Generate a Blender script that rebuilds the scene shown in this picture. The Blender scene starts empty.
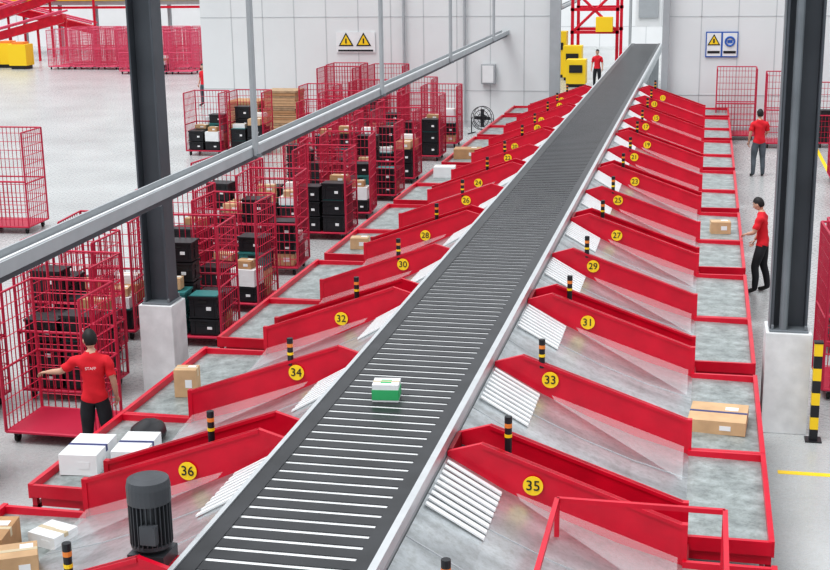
import bpy, bmesh, math, random
from mathutils import Vector, Matrix, Euler
random.seed(7)
C=bpy.context.scene.collection
# ------------------------------------------------------------------ materials
def mat(name,col,rough=0.5,metal=0.0,var=0.0,scale=4.0,bump=0.0,alpha=1.0,spec=0.5,stretch=None,emit=0,grime=0.0):
    m=bpy.data.materials.new(name);m.use_nodes=True
    nt=m.node_tree;b=nt.nodes["Principled BSDF"]
    b.inputs["Base Color"].default_value=(*col,1);b.inputs["Roughness"].default_value=rough
    b.inputs["Metallic"].default_value=metal;b.inputs["Alpha"].default_value=alpha
    b.inputs["Specular IOR Level"].default_value=spec
    if emit:
        b.inputs["Emission Color"].default_value=(*col,1);b.inputs["Emission Strength"].default_value=emit
    tc=nt.nodes.new("ShaderNodeTexCoord");n=nt.nodes.new("ShaderNodeTexNoise")
    n.inputs["Scale"].default_value=scale;n.inputs["Detail"].default_value=6
    mp=nt.nodes.new("ShaderNodeMapping");nt.links.new(tc.outputs["Object"],mp.inputs[0])
    if stretch: mp.inputs["Scale"].default_value=stretch
    nt.links.new(mp.outputs[0],n.inputs["Vector"])
    if var>0:
        r=nt.nodes.new("ShaderNodeValToRGB");r.color_ramp.elements[0].position=.3;r.color_ramp.elements[1].position=.7
        r.color_ramp.elements[0].color=(*[max(0,c*(1-var)) for c in col],1)
        r.color_ramp.elements[1].color=(*[min(1,c*(1+var)) for c in col],1)
        nt.links.new(n.outputs["Fac"],r.inputs[0]);out=r.outputs[0]
        if grime>0:
            n2=nt.nodes.new("ShaderNodeTexNoise");n2.inputs["Scale"].default_value=14;n2.inputs["Detail"].default_value=8;n2.inputs["Roughness"].default_value=.75
            nt.links.new(tc.outputs["Object"],n2.inputs["Vector"])
            r2=nt.nodes.new("ShaderNodeValToRGB");r2.color_ramp.elements[0].position=.36;r2.color_ramp.elements[1].position=.56
            g=1-grime;r2.color_ramp.elements[0].color=(g,g,g*.97,1);r2.color_ramp.elements[1].color=(1,1,1,1)
            nt.links.new(n2.outputs["Fac"],r2.inputs[0])
            mx=nt.nodes.new("ShaderNodeMix");mx.data_type='RGBA';mx.blend_type='MULTIPLY';mx.inputs[0].default_value=1
            nt.links.new(out,mx.inputs[6]);nt.links.new(r2.outputs[0],mx.inputs[7]);out=mx.outputs[2]
            mr=nt.nodes.new("ShaderNodeMapRange");mr.inputs[3].default_value=rough+.25;mr.inputs[4].default_value=rough-.05
            nt.links.new(n2.outputs["Fac"],mr.inputs[0]);nt.links.new(mr.outputs[0],b.inputs["Roughness"])
        nt.links.new(out,b.inputs["Base Color"])
    if bump>0:
        bp=nt.nodes.new("ShaderNodeBump");bp.inputs["Strength"].default_value=bump;bp.inputs["Distance"].default_value=.02
        nt.links.new(n.outputs["Fac"],bp.inputs["Height"]);nt.links.new(bp.outputs[0],b.inputs["Normal"])
    return m
RED=mat("red_paint",(.60,.006,.032),.32,0,.14,3)
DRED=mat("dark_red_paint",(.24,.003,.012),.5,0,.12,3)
CAGE=mat("cage_red_steel",(.52,.025,.07),.4,.1)
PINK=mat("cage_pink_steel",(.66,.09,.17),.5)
GALV=mat("galvanised_sheet",(.56,.59,.61),.24,.75,.26,2.2,.14,stretch=(.5,1.6,.5),grime=.22)
TRAYM=mat("worn_tray_steel",(.38,.42,.42),.36,.45,.30,4.5,.08,grime=.30)
ALU=mat("aluminium_rail",(.66,.68,.70),.35,.6,.05,6)
BELT=mat("black_slat",(.030,.031,.035),.34,.1,.25,3)
STRIP=mat("slat_gap_strip",(.78,.79,.80),.35,.1,.1,4)
WHITE=mat("white_plastic",(.80,.81,.82),.45,0,.03)
GREYB=mat("beam_grey_paint",(.20,.22,.24),.5,.2,.1,3)
LGREY=mat("light_grey_paint",(.42,.44,.46),.5,.1,.06,3)
COLM=mat("column_dark_grey",(.085,.095,.11),.5,.1,.12,2)
CONC=mat("painted_concrete",(.72,.73,.74),.7,0,.10,5,.1)
WALLM=mat("wall_panel",(.74,.755,.765),.6,0,.03,.6)
WALL2=mat("far_wall_panel",(.88,.89,.90),.6,0,.03,.6)
SEAM=mat("wall_seam",(.54,.56,.575),.6)
FLOORM=mat("epoxy_floor",(.44,.455,.46),.18,0,.14,.45,.0,grime=.10)
CARD=mat("cardboard",(.46,.27,.14),.8,0,.12,6)
CARD2=mat("cardboard_light",(.58,.38,.22),.8,0,.1,6)
TAPE=mat("packing_tape",(.60,.50,.34),.35)
BTAPE=mat("navy_tape",(.03,.04,.16),.4)
BLK=mat("black_plastic",(.018,.018,.022),.4,0,.2,5)
DGR=mat("dark_grey_machine",(.085,.09,.10),.4,.3,.1,5)
YEL=mat("yellow_paint",(.92,.62,.02),.45)
GREEN=mat("green_print",(.05,.42,.16),.5)
TEAL=mat("teal_plastic",(.04,.20,.20),.5)
WOOD=mat("pallet_wood",(.42,.29,.18),.8,0,.2,8)
BLUE=mat("sign_blue",(.03,.12,.45),.5)
RUB=mat("rubber_black",(.015,.015,.015),.7)
SKIN=mat("skin",(.60,.36,.26),.55)
HAIR=mat("black_hair",(.012,.010,.010),.6)
SHIRT=mat("red_shirt",(.66,.015,.03),.8,0,.08,8)
PANTS=mat("black_trousers",(.02,.021,.026),.85,0,.2,8)
GPANTS=mat("grey_trousers",(.10,.12,.14),.85,0,.2,8)
SHOE=mat("shoe",(.03,.03,.03),.6)
EYEW=mat("eye_white",(.8,.8,.8),.3)
LIP=mat("lip",(.42,.14,.12),.5)
ORNG=mat("orange_band",(.8,.25,.05),.5)
EXITG=mat("exit_green",(.02,.5,.2),.4,emit=.8)
ACR=mat("acrylic_guard",(.86,.90,.92),.10,0,0,alpha=.22)
# ------------------------------------------------------------------ mesh builder
class MB:
    def __init__(s): s.v=[];s.f=[];s.fm=[];s.m=[]
    def mi(s,m):
        if m not in s.m: s.m.append(m)
        return s.m.index(m)
    def add(s,vs,fs,m):
        o=len(s.v);s.v+= [tuple(v) for v in vs];k=s.mi(m)
        for f in fs: s.f.append([i+o for i in f]);s.fm.append(k)
    def box(s,c,d,m,rot=None):
        x,y,z=d[0]/2,d[1]/2,d[2]/2
        vs=[Vector(p) for p in((-x,-y,-z),(x,-y,-z),(x,y,-z),(-x,y,-z),(-x,-y,z),(x,-y,z),(x,y,z),(-x,y,z))]
        if rot is not None:
            R=Euler(rot).to_matrix() if not isinstance(rot,Matrix) else rot
            vs=[R@v for v in vs]
        vs=[v+Vector(c) for v in vs]
        s.add(vs,[(0,3,2,1),(4,5,6,7),(0,1,5,4),(1,2,6,5),(2,3,7,6),(3,0,4,7)],m)
    def tube(s,a,b,r,m,n=6,r2=None):
        a=Vector(a);b=Vector(b);d=(b-a)
        if d.length<1e-6:return
        q=d.to_track_quat('Z','Y');r2=r if r2 is None else r2
        vs=[];
        for i in range(n):
            t=2*math.pi*(i+.5)/n;vs.append(a+q@Vector((r*math.cos(t),r*math.sin(t),0)))
        for i in range(n):
            t=2*math.pi*(i+.5)/n;vs.append(b+q@Vector((r2*math.cos(t),r2*math.sin(t),0)))
        fs=[(i,(i+1)%n,n+(i+1)%n,n+i) for i in range(n)]+[tuple(range(n))[::-1],tuple(range(n,2*n))]
        s.add(vs,fs,m)
    def sq(s,a,b,w,m): s.tube(a,b,w*.7071,m,4)
    def prism(s,poly,y0,y1,m):   # poly list of (x,z)
        n=len(poly);vs=[(x,y0,z) for x,z in poly]+[(x,y1,z) for x,z in poly]
        fs=[(i,(i+1)%n,n+(i+1)%n,n+i) for i in range(n)]+[tuple(range(n))[::-1],tuple(range(n,2*n))]
        s.add(vs,fs,m)
    def lathe(s,c,prof,m,n=20):
        vs=[];
        for r,z in prof:
            for i in range(n):
                t=2*math.pi*i/n;vs.append((c[0]+r*math.cos(t),c[1]+r*math.sin(t),c[2]+z))
        fs=[]
        for k in range(len(prof)-1):
            for i in range(n): fs.append((k*n+i,k*n+(i+1)%n,(k+1)*n+(i+1)%n,(k+1)*n+i))
        fs.append(tuple(range(n))[::-1]);fs.append(tuple(range((len(prof)-1)*n,len(prof)*n)))
        s.add(vs,fs,m)
    def ring(s,c,R,r,m,axis='Y',n=24,k=5):
        vs=[];fs=[]
        for i in range(n):
            t=2*math.pi*i/n
            for j in range(k):
                p=2*math.pi*j/k;a=(R+r*math.cos(p))*math.cos(t);b=(R+r*math.cos(p))*math.sin(t);h=r*math.sin(p)
                vs.append((c[0]+a,c[1]+h,c[2]+b) if axis=='Y' else (c[0]+a,c[1]+b,c[2]+h))
        for i in range(n):
            for j in range(k):
                fs.append((i*k+j,((i+1)%n)*k+j,((i+1)%n)*k+(j+1)%k,i*k+(j+1)%k))
        s.add(vs,fs,m)
    def mesh(s,name):
        me=bpy.data.meshes.new(name);me.from_pydata(s.v,[],s.f)
        for m in s.m: me.materials.append(m)
        me.polygons.foreach_set("material_index",s.fm)
        bm=bmesh.new();bm.from_mesh(me);bmesh.ops.recalc_face_normals(bm,faces=bm.faces);bm.to_mesh(me);bm.free()
        me.update();return me
    def obj(s,name,loc=(0,0,0),rz=0,bevel=0):
        o=place(s.mesh(name),name,loc,rz)
        if bevel:
            b=o.modifiers.new("bevel",'BEVEL');b.width=bevel;b.segments=2;b.limit_method='ANGLE'
        return o
def place(me,name,loc=(0,0,0),rz=0,scale=None,parent=None):
    o=bpy.data.objects.new(name,me);C.objects.link(o);o.location=loc;o.rotation_euler=(0,0,rz)
    if scale: o.scale=scale
    if parent: o.parent=parent
    return o
def text(body,size,loc,rot,m,parent=None,name="lettering",ext=.002):
    t=bpy.data.curves.new(name,'FONT');t.body=body;t.size=size;t.align_x='CENTER';t.align_y='CENTER';t.extrude=ext
    t.materials.append(m);o=bpy.data.objects.new(name,t);C.objects.link(o);o.location=loc;o.rotation_euler=rot
    if parent:o.parent=parent
    return o

# ------------------------------------------------------------------ camera (from vanishing points of the hall)
f=1307.0
yc=Vector((297,334,f)).normalized();zc=-Vector((78,-5184,f)).normalized();xc=zc.cross(yc)
right=Vector((xc.x,yc.x,zc.x));up=Vector((xc.y,yc.y,zc.y));fwd=Vector((xc.z,yc.z,zc.z))
cam=bpy.data.cameras.new("camera");co=bpy.data.objects.new("camera",cam);C.objects.link(co)
cam.sensor_width=36;cam.lens=f*36/830;cam.clip_end=500
M=Matrix((right,up,-fwd)).transposed().to_4x4();M.translation=Vector((0,0,6));co.matrix_world=M
bpy.context.scene.camera=co

# ------------------------------------------------------------------ room shell
b=MB();b.box((-12,45,-.1),(80,110,.2),FLOORM);b.obj("floor")
def wall(name,x0,x1,y,h,m,th=.3,step=1.2):
    b=MB();b.box(((x0+x1)/2,y+th/2,h/2),(x1-x0,th,h),m)
    x=x0+step
    while x<x1-.2:
        b.box((x,y-.004,h/2),(.03,.01,h),SEAM);x+=step
    for z in (1.3,3.9,):
        b.box(((x0+x1)/2,y-.004,z),(x1-x0,.01,.025),SEAM)
    return b.obj(name)
WY=46.2
wall("wall_back_left",-18.3,-5.3,WY,8,WALLM)
wall("wall_back_right",-1.45,20,WY-.9,8,WALLM)
wall("wall_far",-52,28,88,8,WALL2,step=3)
b=MB();b.box((-5.2,WY-.1,4),(.35,.35,8),LGREY);b.box((-1.4,WY-1.05,4),(.22,.3,8),LGREY)
b.obj("door_frame_trim")
b=MB();b.box((-11.75,WY-.03,.12),(13.1,.06,.24),SEAM);b.obj("baseboard_back_left")
b=MB();b.box((9.2,WY-.93,.12),(21.2,.06,.24),SEAM);b.obj("baseboard_back_right")
b=MB()
for x in (-10.6,-8.4): b.tube((x,WY-.1,0.2),(x,WY-.1,8),.05,LGREY,8)
b.obj("wall_downpipe")
b=MB();b.box((-7.55,WY-.12,1.9),(.5,.2,.7),LGREY);b.box((-7.55,WY-.23,1.9),(.4,.02,.6),WHITE);b.obj("electrical_cabinet",bevel=.01)
b=MB();b.box((3.2,15.05,.002),(4.4,.1,.004),YEL);b.box((3.4,31,.002),(.1,24,.004),YEL);b.obj("floor_marking")
def tri(b,cx,y,cz,r):
    p=[(cx+r*math.cos(a),cz+r*math.sin(a)) for a in (math.pi/2,math.pi/2+2.094,math.pi/2+4.189)]
    b.prism(p,y-.012,y,BLK)
    p=[(cx+r*.74*math.cos(a),cz+r*.74*math.sin(a)) for a in (math.pi/2,math.pi/2+2.094,math.pi/2+4.189)]
    b.prism(p,y-.018,y-.012,YEL)
    b.box((cx,y-.021,cz+.02),(.05,.006,r*.55),BLK)
b=MB();y=WY-.03
b.box((-12.4,y,3.0),(1.45,.03,.72),WHITE)
tri(b,-12.75,y-.016,3.03,.32);tri(b,-12.1,y-.016,3.03,.32)
b.box((-12.4,y-.02,2.71),(1.3,.01,.06),BLK);b.obj("warning_sign")
b=MB();y=WY-.93
b.box((.44,y,2.98),(1.05,.03,.84),BLUE);b.box((.18,y-.016,2.98),(.46,.01,.76),WHITE);b.box((.70,y-.016,2.98),(.46,.01,.76),WHITE)
tri(b,.18,y-.02,3.08,.24);b.box((.18,y-.025,2.73),(.4,.01,.08),BLK)
b.ring((.70,y-.03,3.08),.14,.035,BLUE);b.box((.70,y-.03,3.08),(.16,.01,.1),BLUE);b.box((.70,y-.025,2.73),(.4,.01,.08),BLK)
b.obj("warning_sign")

# ------------------------------------------------------------------ main conveyor
CX=-2.8;HW=.71
b=MB();Y0,Y1=7.55,62.3
b.box((CX,(Y0+Y1)/2,1.84),(1.30,Y1-Y0,.09),STRIP)      # bright bed seen through slat gaps
y=Y0+.05
while y<Y1-.2:
    b.box((CX,y+.066,1.8895),(1.12,.132,.009),BELT);y+=.185
for s in(-1,1):
    b.box((CX+s*.60,(Y0+Y1)/2,1.891),(.14,Y1-Y0,.014),BELT)
b.box((CX-.69,(Y0+Y1)/2,1.78),(.04,Y1-Y0,.26),ALU)
b.box((CX+.68,(Y0+Y1)/2,1.86),(.06,Y1-Y0,.10),ALU)
b.box((CX+.685,(Y0+Y1)/2,1.66),(.04,Y1-Y0,.34),LGREY)
b.box((CX,(Y0+Y1)/2,1.5),(1.2,Y1-Y0,.16),LGREY)
y=Y0+.6
while y<Y1:
    for s in(-1,1): b.box((CX+s*.6,y,.71),(.1,.1,1.42),LGREY)
    b.box((CX,y,.9),(1.2,.06,.08),LGREY)
    y+=2.625
b.tube((CX-.66,Y0,1.80),(CX+.66,Y0,1.80),.085,DGR,16)
b.obj("sorting_conveyor")

# ------------------------------------------------------------------ chutes
def chute_mesh(s,double):
    b=MB();U=lambda u:CX+s*(HW+.005+u)
    def P(poly): return [(U(u),z) for u,z in poly]
    L=2.625;w=.045;E=2.80 if s>0 else 2.90
    SL=[(0,1.76),(.5,1.48),(1.0,1.25),(1.5,1.06),(2.05,.90)]
    wallp=[(0,1.80),(.30,1.89),(2.05,1.27),(2.05,.84),(1.5,1.01),(1.0,1.20),(.5,1.44),(0,1.72)]
    def wal(y): 
        b.prism(P(wallp),y,y+w,RED)
        b.prism(P([(.30,1.89),(2.05,1.27),(2.05,1.235),(.30,1.855)]),y-.012,y+w+.012,RED)
        b.box((U(2.05),y+w/2,1.04),(.05,.065,.48),RED)
    wal(0);ys=w
    if double:
        wal(.47);ys=.47+w
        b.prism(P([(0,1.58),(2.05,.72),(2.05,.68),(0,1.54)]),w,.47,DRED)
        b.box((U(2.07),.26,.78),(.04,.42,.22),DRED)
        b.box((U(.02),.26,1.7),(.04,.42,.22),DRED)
    ye=L
    b.prism(P(SL+[(u,z-.03) for u,z in SL[::-1]]),ys,ye,GALV)
    b.prism(P([(2.05,.90),(E-.01,.88),(E-.01,.85),(2.05,.87)]),ys,ye,TRAYM)
    # raised deflector wedge on the near side of the slide
    yw=ys+.01
    vs=[(U(.3),yw,1.70),(U(1.95),yw,1.16),(U(1.95),yw,.94),(U(.3),yw,1.58),(U(.55),yw+.5,1.47),(U(1.95),yw+.18,.945)]
    b.add(vs,[(0,1,5,4),(0,3,4),(1,2,5),(2,3,4,5),(0,1,2,3)],GALV)
    # sheet seams with rivets on the slide
    for k in (.36,.68):
        yy=ys+(ye-ys)*k
        b.prism(P([(u,z+.004) for u,z in SL]+[(u,z-.01) for u,z in SL[::-1]]),yy,yy+.012,LGREY)
    # white slotted plate beside the belt
    for i in range(9):
        yy=ye-.14-i*.112
        b.prism(P([(.03,1.777),(.50,1.51),(.50,1.49),(.03,1.762)]),yy-.03,yy+.022,WHITE)
    m_=(2.04+E)/2
    for yy in (ys-w/2,ye-.03):
        b.box((U(m_),yy+.01,.89),(E-2.04,.045,.13),RED)
    b.box((U(E),(ys+ye)/2,.885),(.05,ye-ys+.05,.15),RED)
    b.box((U(2.40),ys+.02,.78),(.80,.05,.10),RED)
    b.box((U(E-.02),(ys+ye)/2,.70),(.05,ye-ys,.05),DRED)
    for yy in (ys+.03,ye-.05):
        b.box((U(E-.02),yy,.42),(.05,.05,.84),RED);b.box((U(1.2),yy,.55),(.05,.05,1.1),DRED)
        b.box((U(2.0),yy,.30),(1.6,.04,.04),DRED)
        b.box((U(E-.02),yy,.01),(.12,.12,.02),GREYB)
    b.box((U(E-.02),(ys+ye)/2,.25),(.04,ye-ys,.04),DRED)
    # clear diagonal guard sheet lying across the slide
    vs=[(U(.62),ye-.10,1.50),(U(2.0),ye-.10,1.02),(U(2.0),ye-.80,.93),(U(.66),ye-.14,1.45)]
    b.add(vs,[(0,1,2,3)],ACR)
    # beacon post
    pu=.5 if s>0 else .85
    py=.24 if double else .022
    zb=1.89-(pu-.30)*.354-(.40 if double else .06)
    zt=1.89-(pu-.30)*.354+.15
    b.tube((U(pu),py,zb),(U(pu),py,zt),.032,BLK,10)
    b.tube((U(pu),py,zt),(U(pu),py,zt+.04),.034,ORNG,10);b.tube((U(pu),py,zt+.04),(U(pu),py,zt+.10),.034,BLK,10)
    b.tube((U(pu),py,zt-.09),(U(pu),py,zt-.06),.0345,YEL,10)
    return b.mesh("parcel_chute")
CH={}
for s in(-1,1):
    for d in(0,1): CH[s,d]=chute_mesh(s,d)
for k in range(15):
    yy=5.25+2.625*k;d=(k%2==0)
    for s in(-1,1):
        if s<0 and k==0: continue
        o=place(CH[s,int(d)],"parcel_chute",(0,yy,0))
        num=(39 if s>0 else 40)-2*k
        u=(.76 if d else .60) if s>0 else (1.0 if d else .78)
        zt=1.89-(u-.30)*.354
        zb=1.48-(u-.5)*.46
        z=(zt+zb)/2+(.0 if d else .03);x=CX+s*(HW+u)
        m=MB();m.tube((x,-.016,z),(x,-.026,z),.088,YEL,24);dd=m.mesh("number_disc")
        place(dd,"number_disc",parent=o)
        text(str(num),.13,(x,-.029,z),(math.pi/2,0,0),BLK,o,"number_text")

# ------------------------------------------------------------------ geared motor on a bracket over the first slide
b=MB();mx,my=-3.81,8.13
b.box((mx,my,1.79),(.28,.26,.10),DGR)
b.lathe((mx,my,1.84),[(.10,0),(.12,.02),(.15,.04),(.15,.07)],DGR,24)
b.lathe((mx,my,1.88),[(.125,0),(.125,.36)],DGR,24)
for i in range(28):
    a=2*math.pi*i/28;b.box((mx+.137*math.cos(a),my+.137*math.sin(a),2.06),(.035,.008,.32),DGR,(0,0,a))
b.lathe((mx,my,2.22),[(.158,0),(.160,.12),(.150,.17),(.10,.19),(.02,.195)],DGR,28)
b.box((mx+.05,my-.15,2.02),(.12,.06,.14),DGR)
b.box((mx+.05,my,1.735),(.40,.24,.02),RED)
b.obj("gear_motor")

# ------------------------------------------------------------------ steel columns
def column(x,y,w,d,bw,bh,double=False):
    b=MB()
    b.box((x,y,bh/2),(bw,bw,bh),CONC);b.box((x,y,bh+.015),(bw*.85,bw*.85,.03),GREYB)
    t=.03;hh=8-bh;zc_=bh+hh/2
    b.box((x-w/2+t/2,y,zc_),(t,d,hh),COLM);b.box((x+w/2-t/2,y,zc_),(t,d,hh),COLM)
    b.box((x,y,zc_),(w-.06,t,hh),COLM)
    if double:
        b.tube((x-.07,y-.17,bh),(x-.07,y-.17,8),.055,GREYB,10)
        b.box((x-w/2-.012,y-.02,zc_),(.02,d*.8,hh),GREYB)
    for i in (-1,1):
        for j in(-1,1): b.tube((x+i*bw*.36,y+j*bw*.36,bh+.03),(x+i*bw*.36,y+j*bw*.36,bh+.09),.02,GREYB,6)
    return b
b=column(-7.42,16.7,.36,.34,.50,1.3);b.obj("steel_column",bevel=.008)
b=column(1.13,16.65,.44,.40,.56,1.33,True);b.obj("steel_column",bevel=.008)
b=MB()
for i in range(8): b.box((1.48,16.2,.08+i*.16),(.10,.10,.16),YEL if i%2 else BLK)
b.box((1.48,16.2,1.29),(.11,.11,.02),BLK);b.box((1.48,16.2,.008),(.2,.2,.016),BLK);b.obj("striped_bollard")

# ------------------------------------------------------------------ overhead cable trunking
b=MB();A=Vector((-6.05,4,3.3));Bp=Vector((-7.75,82,3.3));d=(Bp-A);ang=math.atan2(-d.x,d.y);mid=(A+Bp)/2
b.box(mid,(.26,d.length,.035),GREYB,(0,0,ang));
off=Vector((math.cos(ang),math.sin(ang),0))
for s in(-1,1): b.box(mid+off*s*.13+Vector((0,0,.05)),(.025,d.length,.13),LGREY,(0,0,ang))
b.box(mid+off*.02+Vector((0,0,.03)),(.12,d.length,.03),DGR,(0,0,ang))
b.box(mid-off*.07+Vector((0,0,.03)),(.04,d.length,.04),WHITE,(0,0,ang))
b.box(mid+Vector((0,0,-.06)),(.12,d.length,.09),COLM,(0,0,ang))
for i in range(9):
    t=(17.4+8.2*(i-1)-4)/78
    if t<0 or t>1: continue
    p=A+d*t;b.tube(p+off*.17,p+off*.17+Vector((0,0,6)),.045,LGREY,8)
    b.box(p,(.5,.06,.05),GREYB)
b.box((-6.75,15.2,3.05),(.14,.05,.16),GREYB);b.box((-6.75,15.17,3.05),(.10,.02,.11),EXITG);b.tube((-6.75,15.2,3.1),(-6.35,15.2,3.27),.012,GREYB)
b.obj("overhead_cable_tray")

# ------------------------------------------------------------------ roll cages
def cage_mesh(W,D,Hh,m,name="roll_cage",front=False):
    b=MB();z0=.16;r=.021
    for x in(-W/2,W/2):
        for y in(-D/2,D/2): b.tube((x,y,z0),(x,y,Hh),r,m,6)
    for z in (z0,Hh*.5,Hh):
        for x in(-W/2,W/2): b.tube((x,-D/2,z),(x,D/2,z),r*.8,m,6)
        b.tube((-W/2,D/2,z),(W/2,D/2,z),r*.8,m,6)
    b.tube((-W/2,-D/2,z0),(W/2,-D/2,z0),r,m,6)
    if front: b.tube((-W/2,-D/2,Hh*.52),(W/2,-D/2,Hh*.52),r,m,6)
    b.box((0,0,z0),(W,D,.02),m)
    rw=.0085
    nz=int((Hh-z0)/.2)
    for x in(-W/2,W/2):
        for i in range(1,int(D/.1)): b.tube((x,-D/2+i*.1,z0),(x,-D/2+i*.1,Hh),rw,m,3)
        for i in range(1,nz+1): b.tube((x,-D/2,z0+i*.2),(x,D/2,z0+i*.2),rw,m,3)
    for i in range(1,int(W/.1)): b.tube((-W/2+i*.1,D/2,z0),(-W/2+i*.1,D/2,Hh),rw,m,3)
    for i in range(1,nz+1): b.tube((-W/2,D/2,z0+i*.2),(W/2,D/2,z0+i*.2),rw,m,3)
    if front:
        for i in range(1,int(W/.1)): b.tube((-W/2+i*.1,-D/2,z0),(-W/2+i*.1,-D/2,Hh*.52),rw,m,3)
        for i in range(1,5): b.tube((-W/2,-D/2,z0+i*.17),(W/2,-D/2,z0+i*.17),rw,m,3)
    for x in(-W/2+.1,W/2-.1):
        for y in(-D/2+.1,D/2-.1):
            b.tube((x-.02,y,.062),(x+.02,y,.062),.062,RUB,12);b.box((x,y,.12),(.06,.08,.06),GREYB)
    return b.mesh(name)
CG=cage_mesh(1.15,.95,1.95,CAGE);CGF=cage_mesh(1.15,.95,1.95,CAGE,front=True)
CGT=cage_mesh(1.25,1.0,2.3,CAGE,front=True)
CGP=cage_mesh(1.3,1.0,2.2,PINK,front=True)

def crate(b,c,d,m,lid=None,rz=0):
    R=Euler((0,0,rz)).to_matrix();c=Vector(c)
    def bx(o,dd,mm): b.box(c+R@Vector(o),dd,mm,R)
    x,y,z=d
    bx((0,0,z*.45),(x*.92,y*.92,z*.9),m)
    bx((0,0,z*.94),(x,y,z*.10),m);bx((0,0,z*.6),(x*.96,y*.96,z*.05),m);bx((0,0,.02),(x*.96,y*.96,.03),m)
    for i in(-1,1):
        bx((i*x*.33,0,z*.45),(.02,y*.97,z*.9),m);bx((0,i*y*.47,z*.75),(x*.25,.012,z*.1),RUB)
        bx((i*x*.47,0,z*.45),(.01,.05,z*.85),m)
    if lid: bx((0,0,z*1.0),(x*.9,y*.9,.02),lid)
    bx((x*.18,-y*.49,z*.45),(x*.16,.012,z*.16),WHITE)
def carton(b,c,d,m,rz=0,tape=TAPE,label=True):
    R=Euler((0,0,rz)).to_matrix();c=Vector(c)
    def bx(o,dd,mm): b.box(c+R@Vector(o),dd,mm,R)
    x,y,z=d
    bx((0,0,z/2),(x,y,z),m)
    bx((0,0,z+.001),(x*1.002,.05,.003),tape)
    for i in(-1,1): bx((i*(x/2+.001),0,z*.85),(.003,.05,z*.3),tape)
    bx((0,0,z+.0005),(x*.99,.006,.003),m)
    if label: bx((x*.22,y*.2,z+.002),(min(.14,x*.35),min(.1,y*.3),.003),WHITE);bx((x*.15,-y/2-.002,z*.5),(min(.12,x*.3),.003,min(.1,z*.35)),WHITE)
def load(kind,rnd):
    b=MB();z0=.18;R=random.Random(rnd)
    for ix in(-1,1):
        for iy in(-1,1):
            n=R.randint(2,4);z=z0
            for k in range(n):
                p={'crates':.97,'mixed':.8,'boxes':.3}[kind]
                if R.random()<p:
                    h=R.choice((.26,.32,.36));crate(b,(ix*.27,iy*.22,z),(.50,.40,h),R.choice((BLK,BLK,BLK,BLK,BLK,BLK,TEAL)),R.choice((None,None,None,None,TEAL)));z+=h+.015
                else:
                    h=R.uniform(.18,.34);carton(b,(ix*.27+R.uniform(-.03,.03),iy*.22,z),(R.uniform(.38,.48),R.uniform(.3,.38),h),R.choice((CARD,CARD2,CARD,CARD2,WHITE)),R.uniform(-.1,.1));z+=h+.005
            if R.random()<.45:
                carton(b,(ix*.27,iy*.22,z),(R.uniform(.25,.42),R.uniform(.2,.32),R.uniform(.1,.22)),R.choice((CARD,CARD2,WHITE)),R.uniform(-.2,.2))
    return b.mesh("parcel_stack")
loads=[load(k,i) for i,k in enumerate(('crates','mixed','crates','mixed','boxes','mixed','crates','boxes'))]
def cage(x,y,rz=0,l=None,me=None):
    place(me or CG,"roll_cage",(x,y,0),rz)
    if l is not None: place(loads[l%8],"parcel_stack",(x,y,0),rz)
LC=[(-8.02,14.75,0,None),(-8.65,16.35,0,0),(-7.95,19.2,.05,2),(-8.0,21.3,-.04,1),(-8.2,24.0,.06,6),(-8.1,27.3,0,0),(-8.2,29.6,.1,1),(-8.1,32.0,0,2),(-8.2,34.6,0,3),(-8.3,38.6,0,0),(-8.3,41.4,0,7),
 (-9.5,19.3,.1,4),(-9.45,22.2,0,0),(-9.6,25.3,-.1,3),(-9.5,28.4,.1,4),(-9.6,31.2,0,6),(-9.6,33.7,.0,5),(-9.7,36.6,0,7),(-9.8,39.6,0,1),
 (-9.35,17.85,0,6),(-9.95,15.3,0,1),(-10.9,36.5,0,None),(-11.0,39.0,0,None),(-12.3,41.2,0,None),(-11.0,42.6,0,5),(-9.6,43.8,0,None),
 (-15.3,38.8,0,1),(-14.0,39.1,0,3),(-8.75,12.85,0,4)]
for i,(x,y,r,l) in enumerate(LC): cage(x,y,r,l,CGF if i%3==1 else CG)
cage(-15.5,26.9,.05,None,CGT);cage(-12.4,43.8,.0,None,CGT);cage(-10.9,44.9,.0,None,CGT);cage(-12.5,45.3,.0,None,CGT)
for x,y,r,l in [(.95,44.2,0,None),(2.45,42.5,0,None),(4.0,42.7,0,0),(2.30,18.3,.05,None),(2.5,20.4,0,3),(2.9,22.9,0,None),(3.2,26,0,0),(3.5,29,0,None),(3.8,32.5,0,1),(3.9,36,0,None)]:
    cage(x,y,r,l,CGT if (l is None) else CGF)
for i in range(7):
    for j in range(3): cage(-36+1.45*i,69.5+1.5*j,0,None,CGP)
for i in range(3): cage(-30.4+1.45*i,66.8,0,4 if i==1 else None,CGP)

# ------------------------------------------------------------------ loose parcels
def parcel(name,loc,d,m,rz=0,tape=TAPE,tilt=None,label=True):
    b=MB();carton(b,(0,0,0),d,m,0,tape,label);o=b.obj(name,loc,rz)
    if tilt:o.rotation_euler=(tilt[0],tilt[1],rz)
    return o
TZ=.892
parcel("cardboard_box",(.27,14.1,TZ),(.62,.62,.15),CARD2,-.08,BTAPE)
parcel("cardboard_box",(.35,24.6,TZ),(.36,.28,.22),CARD2,.1)
parcel("cardboard_box",(-5.98,14.05,TZ),(.27,.22,.34),CARD2,.15)
parcel("cardboard_box",(-6.0,22.3,TZ),(.32,.26,.2),CARD2,.1)
parcel("cardboard_box",(-5.98,33.2,TZ),(.7,.5,.25),CARD,.1)
parcel("white_box",(-6.0,30.2,TZ),(.5,.4,.25),WHITE,.1)
parcel("white_box",(-6.15,11.75,TZ),(.40,.62,.22),WHITE,.1,BTAPE)
parcel("white_box",(-5.70,11.95,TZ+.005),(.36,.6,.20),WHITE,.12,BTAPE)
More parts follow.
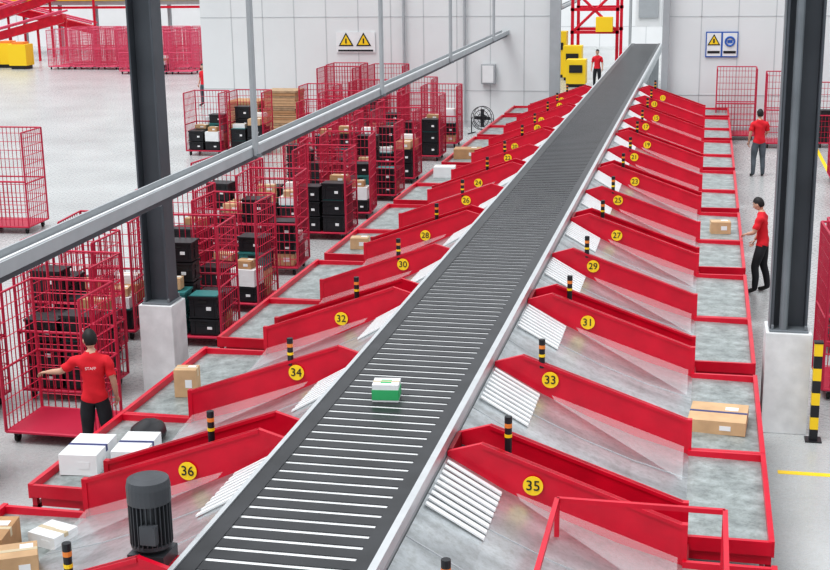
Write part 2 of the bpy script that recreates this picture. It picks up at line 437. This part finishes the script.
for x,y,dx,dy,dz,m,r in ((-6.05,9.6,.4,.5,.25,CARD,.2),(-5.62,9.95,.32,.3,.12,WHITE,-.3),(-5.6,9.3,.32,.3,.22,CARD2,.5),(-6.1,8.8,.4,.4,.3,CARD2,0),(-5.72,8.7,.26,.35,.18,CARD,.2)):
    parcel("cardboard_box" if m!=WHITE else "white_box",(x,y,TZ+.006),(dx,dy,dz),m,r)
b=MB();b.box((0,0,.085),(.25,.22,.17),WHITE);b.box((0,-.11,.07),(.252,.006,.10),GREEN);b.box((-.126,0,.07),(.006,.22,.10),GREEN);b.box((.126,0,.07),(.006,.22,.10),GREEN);b.box((0,0,.171),(.1,.1,.004),GREEN)
b.box((.0,0,.173),(.252,.03,.003),TAPE);b.obj("carton_package",(-2.87,11.5,1.899),.12)
bm=bmesh.new();bmesh.ops.create_icosphere(bm,subdivisions=3,radius=1)
for v in bm.verts:
    n=math.sin(v.co.x*7)*math.cos(v.co.y*6+1)*.06
    v.co*= (1+n);v.co.x*=.2;v.co.y*=.28;v.co.z*=.12;v.co.z=max(v.co.z,-.07)
me=bpy.data.meshes.new("mail_sack");bm.to_mesh(me);bm.free();me.materials.append(BLK);[setattr(p,'use_smooth',True) for p in me.polygons]
place(me,"mail_sack",(-5.85,12.58,.968),.3)
def pallet(x,y,n,h):
    b=MB()
    for j in(-.5,0,.5): b.box((0,j,.06),(1.2,.1,.1),WOOD)
    for i in range(7): b.box((-.54+i*.18,0,.13),(.1,1.1,.025),WOOD)
    z=.145
    R=random.Random(n)
    while z<h:
        t=R.uniform(.05,.11);b.box((R.uniform(-.03,.03),0,z+t/2),(1.1,1.0,t-.012),R.choice((CARD,CARD2,WOOD)));z+=t
    b.obj("stacked_pallet",(x,y,0))
pallet(-15.1,42.0,1,1.35);pallet(-13.85,42.1,2,1.7)
b=MB()
for r in(.40,.28,.15): b.ring((0,0,.55),r,.012,BLK)
for r in(.40,): b.ring((0,.14,.55),r,.012,BLK)
for i in range(16):
    a=math.pi*2*i/16;b.tube((0,-.02,.55),(.4*math.cos(a),0,.55+.4*math.sin(a)),.006,BLK,4);b.tube((.4*math.cos(a),0,.55+.4*math.sin(a)),(.4*math.cos(a),.14,.55+.4*math.sin(a)),.006,BLK,4)
for i in range(4):
    a=math.pi*.5*i;b.box((.17*math.cos(a),.07,.55+.17*math.sin(a)),(.28,.02,.13),DGR,(0.5*math.cos(a),-a,0))
b.tube((0,.02,.55),(0,.3,.55),.08,DGR,14)
for s in(-1,1): b.tube((s*.42,.07,.55),(s*.42,.07,.03),.018,BLK,6);b.tube((s*.42,-.2,.02),(s*.42,.35,.02),.018,BLK,6)
b.obj("floor_fan",(-7.5,44.3,0),-.3)

# ------------------------------------------------------------------ tubular guard in the near right corner
b=MB();z=1.60
x0,x1,ya,yb=-1.08,.28,10.1,8.2
for p,q in (((x0,ya,z),(x1,ya,z)),((x0,ya,z),(x0,yb,z)),((x1,ya,z),(x1,yb,z)),((x0,yb,z),(x1,yb,z)),
            ((x0,ya,z),(x0,ya,1.27)),((x1,ya,z),(x1,ya,.9)),((x0,yb,z),(x0,yb,1.27)),((x1,yb,z),(x1,yb,.9))):
    b.sq(p,q,.04,RED)
b.obj("guard_frame")

# ------------------------------------------------------------------ distant machinery
b=MB()
def incline(x0,z0,x1,z1,y):
    b.tube((x0,y,z0),(x1,y,z1),.35,RED,4)
    for s in (-.4,.4): b.tube((x0,y+s,z0+.45),(x1,y+s,z1+.45),.06,PINK,6)
    for i in range(5):
        t=i/4;x=x0+(x1-x0)*t;zz=z0+(z1-z0)*t;b.tube((x,y,0),(x,y,zz),.08,RED,6)
incline(-50,1.0,-38,4.6,78);incline(-49,3.9,-39,1.6,80);incline(-46,.8,-38.5,2.6,75)
b.box((-36,82,3.3),(20,2,.3),LGREY)
for i in range(8): b.box((-45+i*2.6,82,1.6),(.2,.2,3.2),LGREY)
b.box((-36,80.9,3.6),(20,.06,.3),YEL)
b.box((-36,80.95,3.0),(20,.1,.15),RED)
b.obj("incline_conveyor")
for i,(x,y) in enumerate(((-41.2,70),(-39.9,70.4),(-38.6,69.5),(-42.6,71))):
    b=MB();b.box((0,0,.8),(1.1,.9,1.2),YEL);b.box((0,0,.1),(.9,.8,.2),BLK);b.box((0,0,1.45),(.7,.7,.15),ORNG);b.obj("yellow_bin",(x,y,0))
b=MB()
for x in(-6.6,-4.4): 
    for y in (66,69): b.box((x,y,2.2),(.15,.15,4.4),RED)
for z in (2.2,3.3,4.3):
    b.box((-5.5,66,z),(2.4,.15,.15),RED);b.box((-5.5,69,z),(2.4,.15,.15),RED)
b.tube((-6.6,66,2.2),(-4.4,66,4.3),.07,RED,6);b.tube((-4.4,66,2.2),(-6.6,66,4.3),.07,RED,6)
b.box((-5.0,65.6,2.6),(.8,.6,.7),YEL)
b.obj("sorting_gantry")
for x,y,h in ((-6.4,64.5,1.6),(-7.3,66,2.2),(-5.9,61.2,1.2)):
    b=MB();b.box((0,0,.1),(.8,.8,.2),BLK);b.box((0,0,h/2+.1),(.9,.85,h-.1),YEL);b.box((0,-.44,h*.7),(.6,.04,.35),BLK);b.obj("control_cabinet",(x,y,0))
b=MB();b.box((-2.75,63,3.4),(1.2,.9,1.5),WHITE);b.box((-2.75,62.5,3.5),(.9,.05,.9),LGREY)
for s in(-.85,.85): b.box((-2.75+s,63,2.0),(.1,.6,4.0),LGREY)
b.obj("scanner_tunnel")

# ------------------------------------------------------------------ people
def eval_mesh(o):
    bpy.context.view_layer.update()
    dg=bpy.context.evaluated_depsgraph_get();me=bpy.data.meshes.new_from_object(o.evaluated_get(dg));return me
def skin(vs,es,rs,root=0,sub=2):
    me=bpy.data.meshes.new("sk");me.from_pydata([tuple(v) for v in vs],es,[]);o=bpy.data.objects.new("sk",me);C.objects.link(o)
    m=o.modifiers.new("s",'SKIN');m.use_smooth_shade=True;m.branch_smoothing=.6
    o.modifiers.new("u",'SUBSURF').levels=sub
    for i,r in enumerate(rs):
        d=me.skin_vertices[0].data[i];d.radius=(r,r) if not isinstance(r,tuple) else r;d.use_root=(i==root)
    out=eval_mesh(o);bpy.data.objects.remove(o);return out
def segd(p,a,b):
    ab=b-a;t=max(0,min(1,(p-a).dot(ab)/max(ab.length_squared,1e-9)));return (p-(a+ab*t)).length,t
def human(name,loc,rz,arms,legs=None,shirt=SHIRT,pants=PANTS,head_rot=(0,0),lean=0,scale=1.0,back_text=None):
    V=Vector
    sh={s:V((s*.165,-.005,1.405)) for s in(-1,1)}
    el={-1:V(arms[0][0]),1:V(arms[1][0])};wr={-1:V(arms[0][1]),1:V(arms[1][1])}
    legs=legs or (((-.115,.03,.50),(-.13,-.03,.09)),((.115,.03,.50),(.13,0.0,.09)))
    vs=[V((0,0,.95)),V((0,0,1.08)),V((0,.005,1.25)),V((0,-.01,1.39)),V((0,-.005,1.48)),V((0,.012,1.56))]
    rs=[(.155,.11),(.14,.10),(.165,.115),(.135,.09),(.058,.058),(.052,.052)]
    es=[(0,1),(1,2),(2,3),(3,4),(4,5)]
    bones=[(0,1,'T'),(1,2,'T'),(2,3,'T'),(3,4,'N'),(4,5,'S')]
    for s in(-1,1):
        i=len(vs);vs+=[sh[s],(sh[s]*.5+el[s]*.5),el[s],el[s]*.45+wr[s]*.55,wr[s]];rs+=[.064,.052,.042,.036,(.028,.022)]
        es+=[(3,i),(i,i+1),(i+1,i+2),(i+2,i+3),(i+3,i+4)]
        bones+=[(3,i,'T'),(i,i+1,'T'),(i+1,i+2,'SL'),(i+2,i+3,'S'),(i+3,i+4,'S')]
    for k,s in enumerate((-1,1)):
        i=len(vs);kn=V(legs[k][0]);an=V(legs[k][1]);hip=V((s*.09,0,.87))
        vs+=[hip,hip*.5+kn*.5,kn,kn*.55+an*.45+V((0,-.02,0)),an,an+V((s*.01,.09,-.04)),an+V((s*.02,.17,-.052))]
        rs+=[.098,.085,.064,.056,.044,.04,.032]
        es+=[(0,i)]+[(i+j,i+j+1) for j in range(6)]
        bones+=[(0,i,'P'),(i,i+1,'P'),(i+1,i+2,'P'),(i+2,i+3,'P'),(i+3,i+4,'P'),(i+4,i+5,'H'),(i+5,i+6,'H')]
    me=skin(vs,es,rs)
    ML=[shirt,pants,SKIN,SHOE,HAIR,EYEW,LIP]
    me.materials.clear()
    for m in ML: me.materials.append(m)
    bm=bmesh.new();bm.from_mesh(me);idx={'T':0,'P':1,'S':2,'H':3}
    for fc in bm.faces:
        c=fc.calc_center_median();best=min(((*segd(c,vs[a],vs[q]),kk) for a,q,kk in bones),key=lambda t:t[0]-(.05 if t[2]=='T' and c.z>.93 else 0))
        kk=best[2]
        if kk=='N': fc.material_index=0 if best[1]<.55 else 2
        elif kk=='SL': fc.material_index=0 if best[1]<.4 else 2
        elif kk=='P': fc.material_index=0 if c.z>.90 else (3 if c.z<.075 else 1)
        elif kk=='T': fc.material_index=0 if c.z>.90 else 1
        else: fc.material_index=idx[kk]
        fc.smooth=True
    bm.normal_update()
    for v in bm.verts:
        ms={fc.material_index for fc in v.link_faces}
        if 0 in ms: v.co+=v.normal*(.014+.006*math.sin(v.co.z*45+v.co.x*20))
        elif 1 in ms: v.co+=v.normal*.010
    def addm(m2,mi):
        k=len(bm.faces);bm.from_mesh(m2);bm.faces.ensure_lookup_table()
        for q in range(k,len(bm.faces)): bm.faces[q].material_index=mi;bm.faces[q].smooth=True
        bpy.data.meshes.remove(m2)
    for k,s in enumerate((-1,1)):
        w=wr[s];dr=(w-el[s]).normalized();side=dr.cross(V((0,0,1)))
        if side.length<.3: side=V((0,1,0)).cross(dr)*s
        side.normalize();nrm=side.cross(dr).normalized()
        if dr.z<-.8: side=V((0,1,0));nrm=V((-s,0,0))
        elif nrm.z>0: nrm=-nrm
        addm(skin([w-dr*.01,w+dr*.045,w+dr*.085],[(0,1),(1,2)],[(.026,.02),(.040,.017),(.040,.014)],0,1),2)
        for j,(o,l) in enumerate(((-.030,.066),(-.010,.078),(.010,.073),(.030,.058))):
            b0=w+dr*.075+side*o;b1=b0+dr*l*.45+nrm*.008;b2=b1+dr*l*.30+nrm*.022;b3=b2+dr*l*.10+nrm*.024
            addm(skin([b0,b1,b2,b3],[(0,1),(1,2),(2,3)],[.009,.0085,.008,.0065],0,1),2)
        b0=w+dr*.03+side*.028;b1=b0+side*.028+dr*.025+nrm*.006;b2=b1+side*.008+dr*.028+nrm*.012
        addm(skin([b0,b1,b2],[(0,1),(1,2)],[.012,.010,.008],0,1),2)
    k0=len(bm.verts);hc=V((0,.02,1.635))
    def ell(c,r,mi,seg=16,fn=None):
        t=bmesh.new();bmesh.ops.create_uvsphere(t,u_segments=seg,v_segments=seg-4,radius=1)
        for v in t.verts:
            p=V((v.co.x*r[0],v.co.y*r[1],v.co.z*r[2]))
            if fn:p=fn(p)
            v.co=p+c
        m2=bpy.data.meshes.new("h");t.to_mesh(m2);t.free();addm(m2,mi)
    def skull(p):
        if p.z<0: p.x*=1+p.z*2.2;p.y*=1+p.z*1.0
        if p.y>0 and p.z<-.02: p.y+=.004
        return p
    ell(hc,(.076,.094,.118),2,20,skull)
    ell(hc+V((0,.098,-.022)),(.013,.017,.022),2,8)
    for s in(-1,1):
        ell(hc+V((s*.030,.081,.006)),(.013,.009,.008),5,8);ell(hc+V((s*.030,.089,.006)),(.006,.003,.006),4,8)
        ell(hc+V((s*.030,.087,.024)),(.018,.006,.004),4,8);ell(hc+V((s*.078,-.004,-.008)),(.010,.018,.030),2,8)
    ell(hc+V((0,.084,-.060)),(.024,.008,.007),6,8)
    def hair(p):
        if p.y>.045: p.z=max(p.z,.055)
        elif p.y>-.01: p.z=max(p.z,.015)
        else: p.z=max(p.z,-.075)
        return p
    ell(hc+V((0,-.008,.012)),(.084,.100,.122),4,20,hair)
    bm.verts.ensure_lookup_table()
    Rm=Matrix.Rotation(head_rot[0],3,'Z')@Matrix.Rotation(head_rot[1],3,'X');pv=V((0,.005,1.53))
    for v in bm.verts[k0:]: v.co=Rm@(v.co-pv)+pv
    if lean:
        for v in bm.verts:
            t=max(0,min(1,(v.co.z-.85)/.3));a=lean*t
            d=v.co-V((0,0,.9));v.co=V((0,0,.9))+Matrix.Rotation(-a,3,'X')@d
    bm.to_mesh(me);bm.free()
    zmin=min(v.co.z for v in me.vertices)
    o=place(me,name,(loc[0],loc[1],-zmin*scale),rz,(scale,)*3)
    if back_text:
        text(back_text,.05,(0,-.142,1.32),(math.pi/2,0,0),WHITE,o,"shirt_lettering",.001)
    return o
hangL=((-.235,-.02,1.14),(-.25,.06,.90));hangR=((.235,-.02,1.14),(.25,.06,.90))
human("warehouse_worker",(-7.04,13.72),.30,(((-.38,.06,1.24),(-.60,.24,1.18)),hangR),back_text="STAFF",head_rot=(.5,-.15))
human("warehouse_worker",(1.09,23.7),1.35,(((-.22,.10,1.15),(-.10,.26,1.10)),((.23,.06,1.14),(.22,.18,.92))),head_rot=(-.1,-.3),lean=.08,
      legs=(((-.115,.10,.50),(-.13,.08,.09)),((.115,-.01,.50),(.13,-.10,.09))))
human("warehouse_worker",(1.45,36.6),.2,(hangL,((.23,.05,1.15),(.2,.28,1.05))),pants=GPANTS,scale=1.05)
human("warehouse_worker",(-20.6,52.0),2.6,(hangL,hangR),pants=GPANTS)
human("warehouse_worker",(-4.9,60.5),3.0,(hangL,hangR),shirt=SHIRT)

# ------------------------------------------------------------------ light: bright roof, darker toward the horizon
w=bpy.data.worlds.new("world");bpy.context.scene.world=w;w.use_nodes=True
nt=w.node_tree;bg=nt.nodes["Background"]
tc=nt.nodes.new("ShaderNodeTexCoord");sx=nt.nodes.new("ShaderNodeSeparateXYZ");rp=nt.nodes.new("ShaderNodeValToRGB")
nt.links.new(tc.outputs["Generated"],sx.inputs[0]);nt.links.new(sx.outputs["Z"],rp.inputs[0])
e=rp.color_ramp.elements;e[0].position=0.0;e[0].color=(.28,.295,.31,1);e[1].position=.75;e[1].color=(.95,.98,1,1)
k=e.new(.25);k.color=(.54,.56,.58,1)
nt.links.new(rp.outputs[0],bg.inputs[0]);bg.inputs[1].default_value=1.22
sun=bpy.data.lights.new("roof_daylight",'SUN');sun.energy=1.6;sun.angle=math.radians(25);so=bpy.data.objects.new("roof_daylight",sun);C.objects.link(so)
so.rotation_euler=(math.radians(-14),math.radians(-18),0)
so.rotation_euler=(math.radians(18),math.radians(-18),0)
vs=bpy.context.scene.view_settings;vs.view_transform='Standard'
try: vs.look='Medium High Contrast'
except Exception: pass
vs.exposure=0.0;vs.gamma=1
